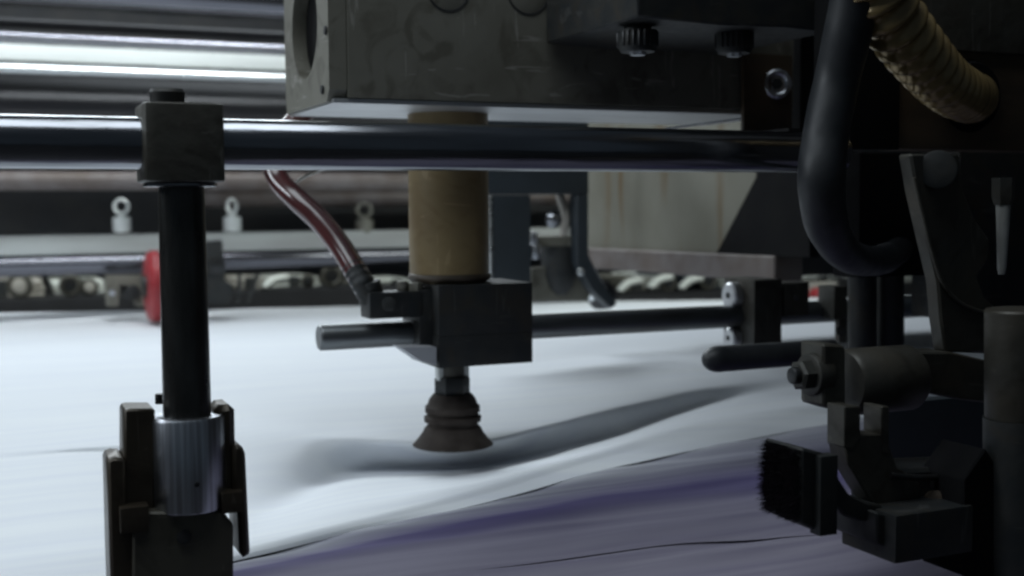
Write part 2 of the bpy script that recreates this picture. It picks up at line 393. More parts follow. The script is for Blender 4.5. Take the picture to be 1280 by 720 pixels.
# ------------------------------------------------------------------ rear of the machine (blurred background)
YB = 2.15
def rail(name, label, cat, py, npx, m, Y=YB, px0=-150, px1=1400, group=None, shape='cyl'):
    z = V(100, py, Y).z; r = rpx(npx/2, 100, py, Y); x0 = V(px0, py, Y).x; x1 = V(px1, py, Y).x
    if shape == 'cyl': bm = cyl((x0, Y, z), (x1, Y, z), r, 0.002, 64)
    else: bm = box(x0, x1, Y, Y+0.05, z-r, z+r, 0.003)
    return tag(new_obj(name, bm, m), label, cat, group)
rail('steel_roller', 'polished steel roller at the top left, cut by the top of the frame', 'roller', -12, 50, M['roller'])
rail('guide_bar', 'thin dark bar under the topmost roller at the rear', 'bar', 33, 12, M['rollerdark'], Y=2.2)
rail('guide_bar', 'grey round bar directly above the bright white rail', 'bar', 50, 14, M['roller'], Y=2.12)
rail('bright_rail', 'bright white horizontal rail among the rear rollers', 'rail', 68, 20, M['light'], Y=2.10, shape='box')
rail('guide_bar', 'slim shiny rod just beneath the bright white rail', 'bar', 89, 12, M['aluminium'], Y=2.09)
rail('rubber_roller', 'large black roller behind the main crossbar at left', 'roller', 152, 118, M['rollerdark'], Y=2.2)
rail('steel_roller', 'brownish steel roller showing just below the main crossbar', 'roller', 226, 24, M['beam'], Y=2.12)
rail('guide_bar', 'pale slender bar right of the upright post above the eye bolts', 'bar', 249, 24, M['beam'], Y=2.24, px0=235)
rail('dark_gap_filler', 'black strip added for the dark gap behind the eye bolts', 'panel', 262, 60, M['dark'], Y=2.35, shape='box')  # black strip added where only a dark gap shows
rail('lifting_rail', 'pale rail carrying the three small eye bolts at the rear', 'rail', 306, 24, M['dullrail'], Y=YB, px1=725, shape='box')
rail('lower_roller', 'dark steel roller below the pale rail at the rear', 'roller', 330, 27, M['roller'], Y=YB+0.02, px1=725)
# big dark frame above/behind
struct('machine_rear_frame', box(-1.0, 5, 2.5, 2.56, 0.29, 1.25, 0.004), M['dark'])

def eyebolt(px, ptop, pbase, tilt, label, m1, m2):
    b = V(px, pbase, YB-0.005+0.02); t = thing('eye_bolt', label, 'eye bolt', b, 'eye bolts on the rear rail')
    r = rpx(11, px, pbase, YB); h = (V(px, ptop, YB).z - b.z)
    new_obj('base', lathe(b, b+Vector((0,0,h*0.28)), [(0,r*0.8),(0.1,r*0.85),(0.9,r*0.85),(1,r*0.75)], 6), m2, t)
    new_obj('collar', cyl(b+Vector((0,0,h*0.26)), b+Vector((0,0,h*0.58)), r, 0.002, 20), m1, t)
    c = b+Vector((0,0,h*0.80))
    new_obj('ring', torus(c, (math.sin(tilt), math.cos(tilt), 0), r*0.80, r*0.20), m1, t)
    new_obj('neck', cyl(b+Vector((0,0,h*0.55)), b+Vector((0,0,h*0.66)), r*0.5, 0.001, 16), m1, t)
eyebolt(153, 246, 306, 0.5, 'left eye bolt with a pale collar on the rear rail', M['light'], M['castgrey'])
eyebolt(291, 246, 305, 1.1, 'olive grey eye bolt just right of the upright post', M['light'], M['castgrey'])
eyebolt(456, 252, 305, 0.3, 'eye bolt behind the dark red hose', M['castgrey'], M['black'])
b = V(177, 306, YB+0.02); tag(new_obj('stud', join(cyl(b, b+Vector((0,0,0.024)), 0.008, 0.001, 6), cyl(b, b+Vector((0,0,0.008)), 0.011, 0.001, 20)), M['black']), 'short black stud between the left eye bolt and the post', 'stud')

# red wheel
Yr = 2.02; c = V(193, 358, Yr); R = rpx(45, 193, 358, Yr)
t = thing('press_wheel', 'narrow red wheel touching the paper half hidden behind the upright post', 'wheel', (c.x, Yr, c.z-R))
new_obj('tyre', lathe((c.x-0.013,Yr,c.z),(c.x+0.013,Yr,c.z),[(0,R*0.80),(0.1,R*0.93),(0.3,R),(0.7,R),(0.9,R*0.93),(1,R*0.80)],56), M['red'], t)
new_obj('hub', cyl((c.x-0.019,Yr,c.z),(c.x+0.03,Yr,c.z), R*0.3, 0.002), M['black'], t)
# bearing bracket right of post
t = thing('roller_bracket', 'black bearing bracket right of the upright post under the pale rail', 'bracket', V(272, 380, 2.03))
new_obj('plate', prism([(258,302),(278,300),(281,350),(290,356),(290,372),(284,380),(258,380)], 2.03, 0.03), M['black'], t)
new_obj('bearing', cyl(V(272,333,2.025), V(272,333,2.025)+Vector((0,0.02,0)), 0.014), M['darksteel'], t)
t = thing('roller_bracket', 'grey and black clamp under the rear rail left of the red wheel', 'bracket', V(155, 382, 2.1))
new_obj('plate', prism([(132,345),(180,345),(180,383),(170,383),(166,358),(150,356),(148,383),(134,383)], 2.1, 0.03), M['castgrey'], t)
new_obj('knob', cyl(V(166,366,2.09), V(166,366,2.09)+Vector((0,0.03,0)), 0.013), M['black'], t)
new_obj('screw', cyl(V(141,366,2.09), V(141,366,2.09)+Vector((0,0.03,0)), 0.005), M['steel'], t)

# background bundles behind the far edge of the paper
def shelf():
    a0 = G(0, 384, 0.0)
struct('rear_ledge', join(box(-1.2, 4.6, 2.56, 3.4, -0.06, 0.012, 0.003), box(V(768,380,2.09).x, 4.6, 2.08, 2.553, -0.017, 0.012, 0.002)), M['bed'])
bund = [  # px0, px1, ptop, material, label
 (-60, 60, 352, 'card', 'leftmost tan cardboard bundle beyond the far edge of the paper'),
 (62, 132, 350, 'whitebox', 'off white bundle left of the grey rear clamp'),
 (183, 256, 349, 'card', 'tan bundle hidden mostly behind the upright post'),
 (292, 332, 347, 'card', 'tan bundle between the black bracket and the white bundle'),
 (335, 400, 346, 'whitebox', 'white bundle with a dark wheel left of the red hose'),
 (404, 438, 350, 'castgrey', 'grey bundle behind the lower part of the dark red hose'),
 (470, 520, 350, 'whitebox', 'white bundle behind the hose elbow'),
 (775, 815, 346, 'castgrey', 'grey bundle just right of the small press wheel'),
 (818, 850, 344, 'whitebox', 'white bundle under the left half of the grimy beam'),
 (853, 900, 343, 'bluegrey', 'blue grey bundle under the middle of the grimy beam'),
 (903, 925, 345, 'whitebox', 'narrow white bundle beside the clamp screw'),
 (1000, 1055, 346, 'whitebox', 'white bundle behind the red knob at right'),
 (1125, 1180, 340, 'whitebox', 'white bundle seen through the gap right of the black post')]
for k, (x0, x1, pt, mm, lab) in enumerate(bund):
    Y = (2.62 if x0 < 700 else 2.12) + 0.05*(k % 3)
    A = V(x0, pt, Y); B = V(x1, pt, Y)
    t = thing('paper_bundle', lab, 'bundle', ((A.x+B.x)/2, Y, 0.013), 'bundles stacked beyond the paper')
    zt = A.z; n = 3
    for q in range(n):
        z0 = 0.013 + (zt-0.013)*q/n; z1 = 0.013 + (zt-0.013)*(q+1)/n - 0.004
        d = random.uniform(-0.006, 0.006)
        new_obj('ream', box(A.x+0.004+d, B.x-0.004+d, Y+random.uniform(0,.01), Y+0.2, z0, z1, 0.003), M[mm], t)
    new_obj('strap', box((A.x+B.x)/2-0.012, (A.x+B.x)/2+0.012, Y-0.006, Y-0.002, 0.013, zt, 0), M['black'], t)
for px, py, r, lab in [(25,364,16,'brown reel standing before the leftmost tan bundle'),(88,364,14,'dark reel in front of the off white bundle'),
        (112,364,11,'small brown reel beside the dark reel'),(385,375,9,'dark little wheel below the white bundle'),
        (415,364,14,'dark ringed clamp left of the red hose'),(835,366,11,'black reel under the grimy beam'),
        (885,362,12,'dark round knob near the right end of the row of bundles')]:
    Y = 2.58 if px < 700 else 2.105; c = V(px, py, Y); R = rpx(r, px, py, Y)
    c.z = max(c.z, 0.013+R)
    t = thing('small_reel', lab, 'reel', (c.x, Y, c.z-R), 'small reels along the far ledge')
    new_obj('rim', torus(c, (0.2,1,0), R*0.75, R*0.25), M['oily'], t)
    new_obj('core', cyl(c-Vector((0,0.006,0)), c+Vector((0,0.01,0)), R*0.6), M['card' if px < 60 or px == 112 else 'darksteel'], t)
# hanging lever wires
for px, lab in ((299,'thin black lever hanging below the rear roller beside the bracket'), (316,'second thin slanting lever hanging below the rear roller')):
    tag(new_obj('release_lever', tube([V(px+ (6 if px>300 else 0), 343, 2.1), V(px, 360, 2.09), V(px-2 if px<300 else px-6, 378, 2.08)], [.004,.0035,.003], 10), M['black']), lab, 'lever', 'levers under the rear roller')
for px, py, lab in ((790,358,'bright round fitting right of the small press wheel'),(828,352,'bright clip under the middle of the grimy beam'),(866,360,'pale fitting beside the dark round knob'),(348,362,'pale fitting behind the slanting lever')):
    yy = 2.57 if px < 700 else 2.10
    c = V(px, py, yy); R = rpx(7, px, py, yy); c.z = max(c.z, .03)
    t = thing('pipe_fitting', lab, 'fitting', (c.x, yy, .013), 'small fittings along the far ledge')
    new_obj('elbow', tube([Vector((c.x-.03,yy,c.z-.012)), Vector((c.x-.008,yy,c.z+.004)), Vector((c.x+.022,yy,c.z+.009))], [R*.6,R*.7,R*.6], 14), M['whitebox'], t)
    new_obj('foot', cyl((c.x-.03,yy,.013), (c.x-.03,yy,c.z-.010), R*.7, .001, 16), M['darksteel'], t)
t = thing('end_stop', 'red knob with a grey backing block seen between the clamps at right', 'knob', V(1030, 385, 1.9))
new_obj('cap', lathe(V(1031,371,1.9), V(1031,371,1.9)+Vector((0,0.03,0)), [(0,.008),(.1,.014),(.4,.017),(1,.016)], 32), M['red'], t)
new_obj('backing_block', pbox(1016,354,1046,384,1.94,0.03), M['card'], t)

# ------------------------------------------------------------------ middle distance: bracket, press wheel, rusty panel
Yg = 1.25
t = thing('guard_bracket', 'blue grey sheet metal guard with an open window right of the amber sleeve', 'bracket', V(675, 378, Yg))
new_obj('top_rail', pbox(606,130,736,243,Yg,0.03,0.0015), M['bluegrey'], t)
pn = new_obj('side_panel', pbox(616,244,664,378,Yg,0.012,0.0015), M['bluegrey'], t)
sub('edge_strip', pbox(612,244,616,378,Yg-0.002,0.01,0.0005), M['aluminium'], pn)
new_obj('upright', prism([(721,243),(736,243),(736,318),(748,345),(772,380),(764,386),(740,362),(721,330)],Yg,0.02,0.0015), M['bluegrey'], t)
new_obj('lower_plate', prism([(664,335),(721,330),(740,362),(735,376),(664,376)],Yg+0.03,0.012,0.001), M['castgrey'], t)
t = thing('drive_motor', 'black rounded motor in the window of the blue grey guard', 'motor', V(697, 368, Yg+0.02))
new_obj('housing', lathe(V(699,306,Yg+0.035), V(699,368,Yg+0.035), [(0,.019),(.03,.021),(.6,.021),(.85,.016),(1,.008)], 32), M['black'], t)
new_obj('mounting_plate', pbox(665,296,722,307,Yg+0.015,0.05), M['castgrey'], t)
new_obj('knob', lathe(V(690,274,Yg+0.02), V(690,274,Yg+0.02)+Vector((0,-0.012,0)), [(0,.009),(.4,.011),(.8,.007),(1,.002)], 20), M['chrome'], t)
new_obj('fitting', join(cyl(V(668,305,Yg+0.01),V(668,324,Yg+0.01),.007,.001,20), cyl(V(668,290,Yg+0.01),V(668,305,Yg+0.01),.004,.001,16)), M['steel'], t)
new_obj('pipe', tube([V(704,296,Yg+.02),V(707,270,Yg+.02),V(700,245,Yg+.03),V(698,225,Yg+.04)], [.005]*4, 12), M['card'], t)
new_obj('bolt', cyl(V(726,340,Yg-.006), V(726,340,Yg), .005, .001, 6), M['aluminium'], t)
# press wheel
Yw = 1.36; c = V(752, 369, Yw); R = rpx(18, 752, 369, Yw)
t = thing('press_wheel', 'small dark press wheel resting on the paper below the guard', 'wheel', (c.x, Yw, c.z-R))
new_obj('tyre', lathe((c.x-0.012,Yw,c.z),(c.x+0.012,Yw,c.z),[(0,R*.82),(.15,R*.97),(.5,R),(.85,R*.97),(1,R*.82)],40), M['blackrub'], t)
new_obj('hub', cyl((c.x-0.016,Yw,c.z),(c.x+0.016,Yw,c.z),R*.4), M['aluminium'], t)
new_obj('arm', prism([(726,318),(733,314),(768,378),(760,383)],Yw-.02,0.006,0.0005), M['aluminium'], t)

Xp = U(965, 335, 1.0).x; Xp = V(965, 335, 1.0).x
pan = xprism([(734,-330),(985,-330),(945,222),(895,318),(734,311)], Xp, 0.012, 0.0005)  # top extended out of view to block light on the right
tag(new_obj('rusty_panel', pan, M['rustplate']), 'olive grey side panel streaked with rust hanging above the grimy beam', 'panel')
tag(new_obj('grimy_beam', xprism([(735,310),(968,320),(968,353),(735,335)], Xp-0.006, 0.035, 0.0015), M['beam']), 'brown grey beam receding under the rusty panel', 'beam')

# ------------------------------------------------------------------ main crossbar
Y0 = 0.591
zc = V(0, 176.5, Y0).z; rr = rpx(34, 0, 177, Y0)
tag(new_obj('crossbar', cyl((V(-120,177,Y0).x, Y0, zc), (V(1050,190,Y0).x, Y0, zc), rr, 0.001, 96), M['chrome']), 'thick polished steel crossbar running the full width in front of everything', 'bar')

# post bracket
px = 224; A = V(px, 178, Y0); X = A.x
t = thing('post_bracket', 'dark upright post with round clamp head and bright steel collar at left', 'post bracket', (X, Y0, 0.002))
rh = rpx(48.5, px, 178, Y0); zt = V(px,128,Y0-rh).z; zb = V(px,227,Y0-rh).z
def sq(q):                                   # rounded block section
    a = 2*math.pi*q/72; c_, s_ = math.cos(a), math.sin(a); k_ = (abs(c_)**12+abs(s_)**12)**(-1/12); return c_*k_, s_*k_
bm = bmesh.new(); rg = []
for zz, sc_ in ((zb,.955),(zb+.0006,1),(zt-.0016,1),(zt-.0005,.985),(zt,.95)):
    rg.append([bm.verts.new((X+rh*sc_*sq(q)[0], Y0-.001+rh*1.0*sc_*sq(q)[1], zz)) for q in range(72)])
for a_, b_ in zip(rg, rg[1:]):
    for q in range(72): bm.faces.new((a_[q], a_[(q+1)%72], b_[(q+1)%72], b_[q]))
bm.faces.new(rg[0]); bm.faces.new(rg[-1][::-1])
hd = new_obj('clamp_head', bm, M['oily'], t)
sub('cap_screw', lathe((X-.005,Y0,zt),(X-.005,Y0,zt+.0075),[(0,rh*.42),(.8,rh*.45),(1,rh*.4)],32), M['black'], hd)
new_obj('washer', cyl((X,Y0,zb-.0022),(X,Y0,zb-.0002), rh*.93, .0004), M['chrome'], t)
Xs = V(231, 400, Y0).x
new_obj('post', lathe((Xs,Y0,V(231,530,Y0).z),(Xs,Y0,zb-.001),[(0,rpx(29.5,231,400,Y0)),(.97,rpx(28,231,400,Y0)),(1,rpx(27,231,400,Y0))],48), M['postiron'], t)
rc = rpx(44.5, 231, 570, Y0); z1 = V(231,519,Y0).z; z0 = V(231,634,Y0).z
cl = new_obj('collar', lathe((Xs,Y0,z0),(Xs,Y0,z1),[(0,rc*.9),(.0,rc*.97),(.025,rc),(.965,rc),(1,rc*.95),(1.0,rc*.72)],72), M['steel'], t)
sub('grub_screw', cyl((Xs+rc*.06,Y0-rc-.0006,(z0+z1)/2-.008),(Xs+rc*.06,Y0-rc+.002,(z0+z1)/2-.008),.0013,.0003,16), M['dark'], cl)
new_obj('side_screw', join(cyl(V(199,505,Y0+.01),V(199,492,Y0+.01),.002,.0004,16)), M['darksteel'], t)
Yf = Y0-0.012
new_obj('fork_body', join(prism([(186,640),(276,640),(292,655),(292,772),(166,772),(166,655)], Yf, 0.03, 0.001)), M['forkolive'], t)
new_obj('body_hole', cyl(V(230,671,Yf-.0009), V(230,671,Yf+.004), rpx(9,230,671,Yf), .0002, 24), M['dark'], t)
new_obj('inner_cheek', prism([(155,514),(160,511),(194,511),(194,640),(168,642),(155,635)], Yf+.008, 0.022, 0.003), M['forkbrown'], t)
new_obj('inner_cheek', prism([(268,508),(294,505),(295,556),(299,600),(299,640),(268,640)], Yf+.008, 0.022, 0.003), M['forkbrown'], t)
new_obj('outer_arm', prism([(134,577),(140,572),(157,573),(158,640),(170,655),(170,700),(165,772),(140,772),(137,690)], Yf+.004, 0.026, 0.0028), M['forkbrown'], t)
new_obj('outer_arm', prism([(291,558),(300,556),(307,563),(313,690),(310,698),(300,697),(297,640),(291,620)], Yf+.004, 0.026, 0.0028), M['forkbrown'], t)
new_obj('ledge', pbox(277,617,305,640,Yf-.002,.014,.0008), M['forkbrown'], t)
new_obj('ledge', pbox(150,636,187,664,Yf-.002,.014,.0008), M['forkbrown'], t)

# ------------------------------------------------------------------ suction head housing
Yb = 0.775
L0 = V(416, 128, Yb); R0 = V(992, 128, Yb)
zb = L0.z; xl = L0.x; xr = R0.x; Yk = 0.90; ztp = 0.50
t = thing('suction_head_housing', 'large worn grey metal housing hanging above the crossbar', 'housing', (xl, Yb, zb))
new_obj('front_cover', box(xl+.0105, xr, Yb, Yk, zb+.0035, ztp, 0.0015), M['castgrey'], t)
new_obj('base_plate', box(xl+.001, xr-.001, Yb+.002, Yk, zb, zb+.003, 0.0004), M['under'], t)
# end plate with a round opening (real hole)
bm = bmesh.new(); n = 48; cz = V(378, 30, Yb+.05).z; cy = (Yb+Yk)/2+.002; ro = 0.036
ycs = (Yb+.001, Yk-.001); zcs = (zb+.001, ztp-.001)
outer = []; inner = []
for i in range(n):
    a = 2*math.pi*i/n; cyy, szz = math.cos(a), math.sin(a)
    inner.append((cy+ro*cyy, cz+ro*szz))
    k = min([(ycs[1]-cy)/cyy if cyy > 1e-6 else 1e9, (ycs[0]-cy)/cyy if cyy < -1e-6 else 1e9, (zcs[1]-cz)/szz if szz > 1e-6 else 1e9, (zcs[0]-cz)/szz if szz < -1e-6 else 1e9])
    outer.append((cy+k*cyy, cz+k*szz))
lay = []
for xx in (xl-.002, xl+.010):
    lay.append(([bm.verts.new((xx, y, z)) for y, z in outer], [bm.verts.new((xx, y, z)) for y, z in inner]))
for i in range(n):
    j = (i+1) % n
    for q in (0,1):
        o_, i_ = lay[q]; bm.faces.new((o_[i], o_[j], i_[j], i_[i]))
    bm.faces.new((lay[0][0][i], lay[0][0][j], lay[1][0][j], lay[1][0][i])); bm.faces.new((lay[0][1][i], lay[0][1][j], lay[1][1][j], lay[1][1][i]))
new_obj('end_plate', bm, M['castgrey'], t)
new_obj('opening_shade', cyl((xl+.0085,cy,cz),(xl+.0104,cy,cz),ro*1.02,.0003), M['hole'], t)  # black disc paints the shade inside the opening
for sx, sy in ((404,112),(408,38)):
    q = U(sx, sy, xl-.002); new_obj('plate_screw', cyl((xl-.0035,q.y,q.z),(xl-.001,q.y,q.z),.003,.0004,20), M['dark'], t)
for sx, sy, r_ in ((560,-14,27),(660,-10,27)):
    c = V(sx, sy, Yb); r2 = rpx(r_, sx, sy, Yb)
    g = new_obj('cover_plug', cyl(c-Vector((0,.0007,0)), c+Vector((0,.003,0)), r2, .0004), M['castgrey'], t)
    sub('gasket', torus(c-Vector((0,.0003,0)), (0,1,0), r2+.0006, .0006, 48, 8), M['dark'], g)
# recessed socket bolt on a boss at the right
c = V(971,105,Yb-.006); ax = Vector((-.35,-1,0)).normalized(); r2 = rpx(21,971,105,Yb)*.9
bo = new_obj('bolt', join(torus(c, ax, r2*.78, r2*.22, 40, 10), cyl(c-ax*.008, c+ax*.0005, r2*.7, .0005)), M['steel'], t)
sub('socket', lathe(c, c+ax*.0012, [(0,r2*.4),(1,r2*.4)], 6), M['dark'], bo)
new_obj('boss', pbox(930,66,990,166,Yb-.005,.004,.001), M['brown'], t)
new_obj('drip_edge', tube([V(832,161,Yb+.03), V(900,152,Yb+.015), V(952,145,Yb)], [.0009]*3, 8), M['aluminium'], t)

# valve housing in front of it
Yv = 0.643
t = thing('valve_block', 'black valve block with knurled screws mounted high in front of the grey housing', 'valve block', V(800, 40, Yv))
new_obj('body', prism([(797,-160),(1040,-160),(1040,40),(985,34),(900,31),(797,21)], Yv, 0.129, 0.0012), M['black'], t)
for sx, sy, r_ in ((797,40,26),(918,42,24)):
    c = V(sx, sy-14, Yv+.03); hgt = (V(sx,sy-14,Yv).z - V(sx,sy+27,Yv).z)
    r2 = rpx(r_, sx, sy, Yv)
    k = new_obj('knurled_screw', lathe(c, c-Vector((0,0,hgt)), [(0,r2*.7),(.3,r2*.7),(.32,r2),(.85,r2),(1,r2*.85)], 36), M['black'], t)
    sub('screw_slot', lathe(c-Vector((0,0,hgt)), c-Vector((0,0,hgt+.002)), [(0,r2*.45),(1,r2*.4)], 6), M['steel'], k)
    for q in range(22):
        a = 2*math.pi*q/22; d = Vector((math.cos(a), math.sin(a), 0))*r2
        if q % 3 == 0 or d.y < 0:
            sub('knurl', cyl(c+d-Vector((0,0,hgt*.36)), c+d-Vector((0,0,hgt*.84)), .0009, .0002, 8), M['darksteel'], k)

# ------------------------------------------------------------------ suction unit: amber sleeve, clamp block, cup
Yc = 0.85
t = thing('suction_unit', 'suction unit with amber sleeve, black clamp block and grey rubber cup over the paper', 'suction unit', V(562, 560, Yc))
c0 = V(562, 352, Yc); r2 = rpx(50, 562, 280, Yc)
new_obj('amber_sleeve', lathe((c0.x,Yc,c0.z),(c0.x,Yc,zb+.0005), [(0,r2*.9),(.03,r2*.98),(.06,r2),(1,r2)], 72), M['amber'], t)
new_obj('sleeve_seal', torus((c0.x,Yc,c0.z+.004), (0,0,1), r2*.94, .0032, 48, 10), M['brown'], t)
bl = new_obj('clamp_block', join(pbox(548,357,666,420,Yc-.033,.06,.0012), pbox(524,362,548.6,434,Yc-.02,.04,.001)), M['black'], t)
new_obj('clamp_jaw', pbox(548,421.5,666,453,Yc-.0335,.062,.001), M['black'], t)
new_obj('lit_chamfer', prism([(500,434),(546,434),(546,457),(526,452)], Yc-.036, .02, .0004), M['wedge'], t)  # pale facet, light on the lower chamfer put into its colour
for sx in (640,):
    c = V(sx, 436, Yc-.034); 
new_obj('elbow_fitting', join(pbox(462,366,532,396,Yc-.02,.024,.0015), cyl(V(468,372,Yc-.008), V(462,352,Yc-.008), rpx(13,465,360,Yc), .001), cyl(V(486,380,Yc-.024),V(486,380,Yc-.019),rpx(9,486,380,Yc),.0004,24)), M['black'], t)
new_obj('grease_nipple', join(cyl(V(503,366,Yc-.01),V(503,351,Yc-.01),.004,.0006,20), cyl(V(519,366,Yc-.014),V(519,353,Yc-.014),.0055,.0006,6)), M['castgrey'], t)
st = V(565, 452, Yc); 
def at(py): return Vector((st.x, Yc, V(565, py, Yc).z))
new_obj('stem', cyl(at(478), at(448), rpx(15,565,460,Yc), .0005, 40), M['oily'], t)
new_obj('hex_nut', lathe(at(497), at(470), [(0,rpx(20,565,480,Yc)),(.1,rpx(22,565,480,Yc)),(.9,rpx(22,565,480,Yc)),(1,rpx(20,565,480,Yc))], 6, rot=.3), M['black'], t)
for s in (-1, 1):
    q = st + Vector((s*.0105, 0, 0)); q.z = at(461).z
    new_obj('clip_tab', box(q.x-.002, q.x+.002, Yc-.004, Yc+.004, at(474).z, at(458).z, .0005), M['light'], t)
zcup0, zcup1 = at(556), at(492); k = rpx(1, 565, 520, Yc)
cup = new_obj('rubber_cup', lathe(zcup0, zcup1, [(0,k*48),(.015,k*50),(.05,k*48),(.12,k*44),(.24,k*38),(.34,k*35),(.40,k*31),(.44,k*31),(.47,k*35),(.56,k*35.5),(.59,k*32),(.62,k*31),(.65,k*34),(.76,k*34),(.80,k*31),(.90,k*29),(1,k*24)], 64), M['cup'], t)

# thin support bar through the block
Ys = Yc+.002; zs = V(400, 422, Ys).z; rs_ = rpx(16.5, 400, 422, Ys)
tag(new_obj('support_bar', lathe((V(398,422,Ys).x,Ys,zs),(V(1300,400,Ys).x,Ys,zs),[(0,rs_*.86),(.0015,rs_*.97),(.003,rs_),(1,rs_)],64), mat('dull_steel', (0.17,0.185,0.195), .38, .85, (.12,.12,.12), 50, (.3,2,2), .2)), 'thinner dull steel bar passing through the black clamp block with its end free at left', 'bar')

# oxblood hose
Yh = Yc-.005
hp = [(400,120,.95),(362,160,.94),(342,192,.93),(347,222,.92),(370,248,.90),(398,274,.885),(424,306,.87),(444,338,.855),(458,362,Yh)]
t = thing('air_hose', 'dark red glossy air hose curving down to the elbow fitting', 'hose', V(462, 366, Yh))
new_obj('hose_tube', tube([V(*p) for p in hp], [rpx(14.5,400,280,.88)]*len(hp), 28), M['hose_red'], t)
hh = [(432,318,.865),(444,338,.855),(455,357,Yh),(464,374,Yh)]
new_obj('barbed_end', tube([V(*p) for p in hh], [rpx(15,450,350,.8)]*4, 28, 16, fn=lambda s: 1.03+.05*math.sin(s*1100)), M['black'], t)
tag(new_obj('thin_wire', tube([V(366,234,.91),V(374,225,.915),V(392,216,.92),V(420,205,.93)], [.0012]*4, 8), M['aluminium']), 'thin bright wire beside the top of the dark red hose', 'wire')

# ------------------------------------------------------------------ dark right-hand side
t = thing('machine_side_casting', 'massive black casting filling the right behind the hoses', 'casting', V(1100, 345, .95))
A = V(1000, 345, 1.08); B = V(1600, 345, 1.08)
new_obj('main_body', box(A.x, B.x, 1.08, 1.45, A.z, .75, .003), M['dark'], t)
new_obj('sloping_web', xprism([(895,318),(945,222),(985,-330),(1012,-330),(1012,322),(968,321)], Vector(V(965,335,1.0)).x-.003, .012, .0004), M['hole'], t)
new_obj('inner_block', pbox(1003,-160,1085,210,.83,.04,.002), M['hole'], t)
new_obj('black_backing', pbox(1075,190,1165,344,.72,.03,.002), M['hole'], t)  # black backing added for the dark inside the hose loop
new_obj('collar_flange', pbox(985,160,1000,176,.66,.1,.001), M['darksteel'], t)

# black hose loop
Yl = .545
t = thing('black_hose', 'thick black rubber hose looping down from the top centre right', 'hose', V(1050, 350, Yl))
new_obj('hose_tube', tube([V(1078,-60,Yl-.02),V(1062,30,Yl-.01),V(1046,100,Yl),V(1032,170,Yl),V(1027,235,Yl),V(1037,290,Yl+.02),V(1066,322,Yl+.06),V(1108,322,Yl+.13),V(1140,290,Yl+.24),V(1150,220,Yl+.27)],
    [rpx(29,1030,200,Yl)]*5+[rpx(27,1030,200,Yl)]+[rpx(23,1030,200,Yl)]*2+[rpx(21,1030,200,Yl)]*2, 36, 16, fn=lambda s: 1+.02*math.sin(s*60)+.012*math.sin(s*170)), M['blackrub'], t)

# oil browned plate + corrugated hose
Yp = .60
t = thing('browned_plate', 'oil browned metal plate at the upper right holding the ribbed hose', 'plate', V(1190, 180, Yp))
A = V(1118, 186, Yp); B = V(1420, 186, Yp)
new_obj('plate', box(A.x, B.x, Yp, Yp+.03, A.z, .42, .0015), M['brown'], t)
new_obj('step', pbox(1150,-80,1400,75,Yp-.004,.006,.001), M['oily'], t)
c = V(1212,120,Yp); axc = Vector((.25,1,-.2)).normalized()
new_obj('port_collar', lathe(c-Vector((0,.006,0)), c+Vector((0,.003,0)), [(0,rpx(40,1212,120,Yp)),(1,rpx(49,1212,120,Yp))], 48), M['hole'], t)
new_obj('end_dark_fill', pbox(1066,-160,1124,187,Yp-.003,.036,.001), M['hole'], t)  # black block added to keep the plate's lit end dark
t = thing('ribbed_hose', 'brass coloured corrugated hose at the top right', 'hose', V(1200, 130, Yp-.02))
rp = rpx(40, 1120, 60, .54)
new_obj('corrugated_tube', tube([V(1060,-90,.52),V(1085,-30,.525),V(1116,25,.53),V(1150,70,.54),V(1180,103,.555),V(1207,120,.58),V(1215,122,.603)], [rp*1.06,rp*1.04,rp,rp*.96,rp*.92,rp*.9,rp*.9], 40, 40,
    fn=lambda s: .93+.11*math.cos(s*2*math.pi/.0108)), M['gold'], t)

struct('unseen_light_blocker', join(box(.80,.86,.05,.66,-.012,.95,.003), box(.62,.80,.30,.56,.46,.62,.003)), M['dark'])  # unseen blocks added to keep light off the right foreground

# curved arm, spike, column
t = thing('curved_arm', 'dark curved cast arm hanging under the browned plate', 'arm', V(1190, 440, .50))
new_obj('arm_plate', prism([(1138,192),(1200,192),(1206,240),(1220,275),(1238,300),(1236,325),(1222,345),(1232,372),(1245,384),(1236,442),(1182,440),(1176,400),(1172,352),(1160,300),(1146,240)], .50, .010, .0012), M['oilydark'], t)
new_obj('arm_rib', tube([V(1143,222,.499),V(1152,262,.499),V(1166,318,.499),V(1180,356,.499),V(1204,381,.499),V(1238,392,.499)], [.0011]*6, 10), M['oily'], t)
new_obj('pivot_boss', cyl(V(1172,212,.495), V(1172,212,.52), rpx(24,1172,212,.50), .001), M['black'], t)
t = thing('steel_spike', 'pale tapered pin pointing down under the browned plate at the far right', 'pin', V(1252, 342, .50))
new_obj('pin', lathe(V(1254,254,.50), V(1252,343,.50), [(0,rpx(9,1254,300,.50)),(.9,rpx(5.5,1254,300,.50)),(1,rpx(4,1254,300,.50))], 20), M['white'], t)
new_obj('holder', lathe(V(1254,222,.50), V(1254,256,.50), [(0,rpx(14,1254,240,.50)),(.7,rpx(14,1254,240,.50)),(1,rpx(11,1254,240,.50))], 6), M['oilydark'], t)
tag(new_obj('dark_filler', pbox(1200,188,1420,388,.70,.05,.002), M['black']), 'black filler added for the dark behind the pale pin', 'plate')  # dark filler added where only darkness shows
tag(new_obj('shade_plate', pbox(1110,505,1300,592,.62,.012,.001), M['bluegrey']), 'flat dark plate added for shaded paper low behind the angled bracket and the column', 'plate')  # dark plate added to stand for paper lying in shade
CY = .45
t = thing('right_column', 'dark grey column at the right edge of the frame', 'column', Vector((V(1262,400,CY).x, CY, 0)))
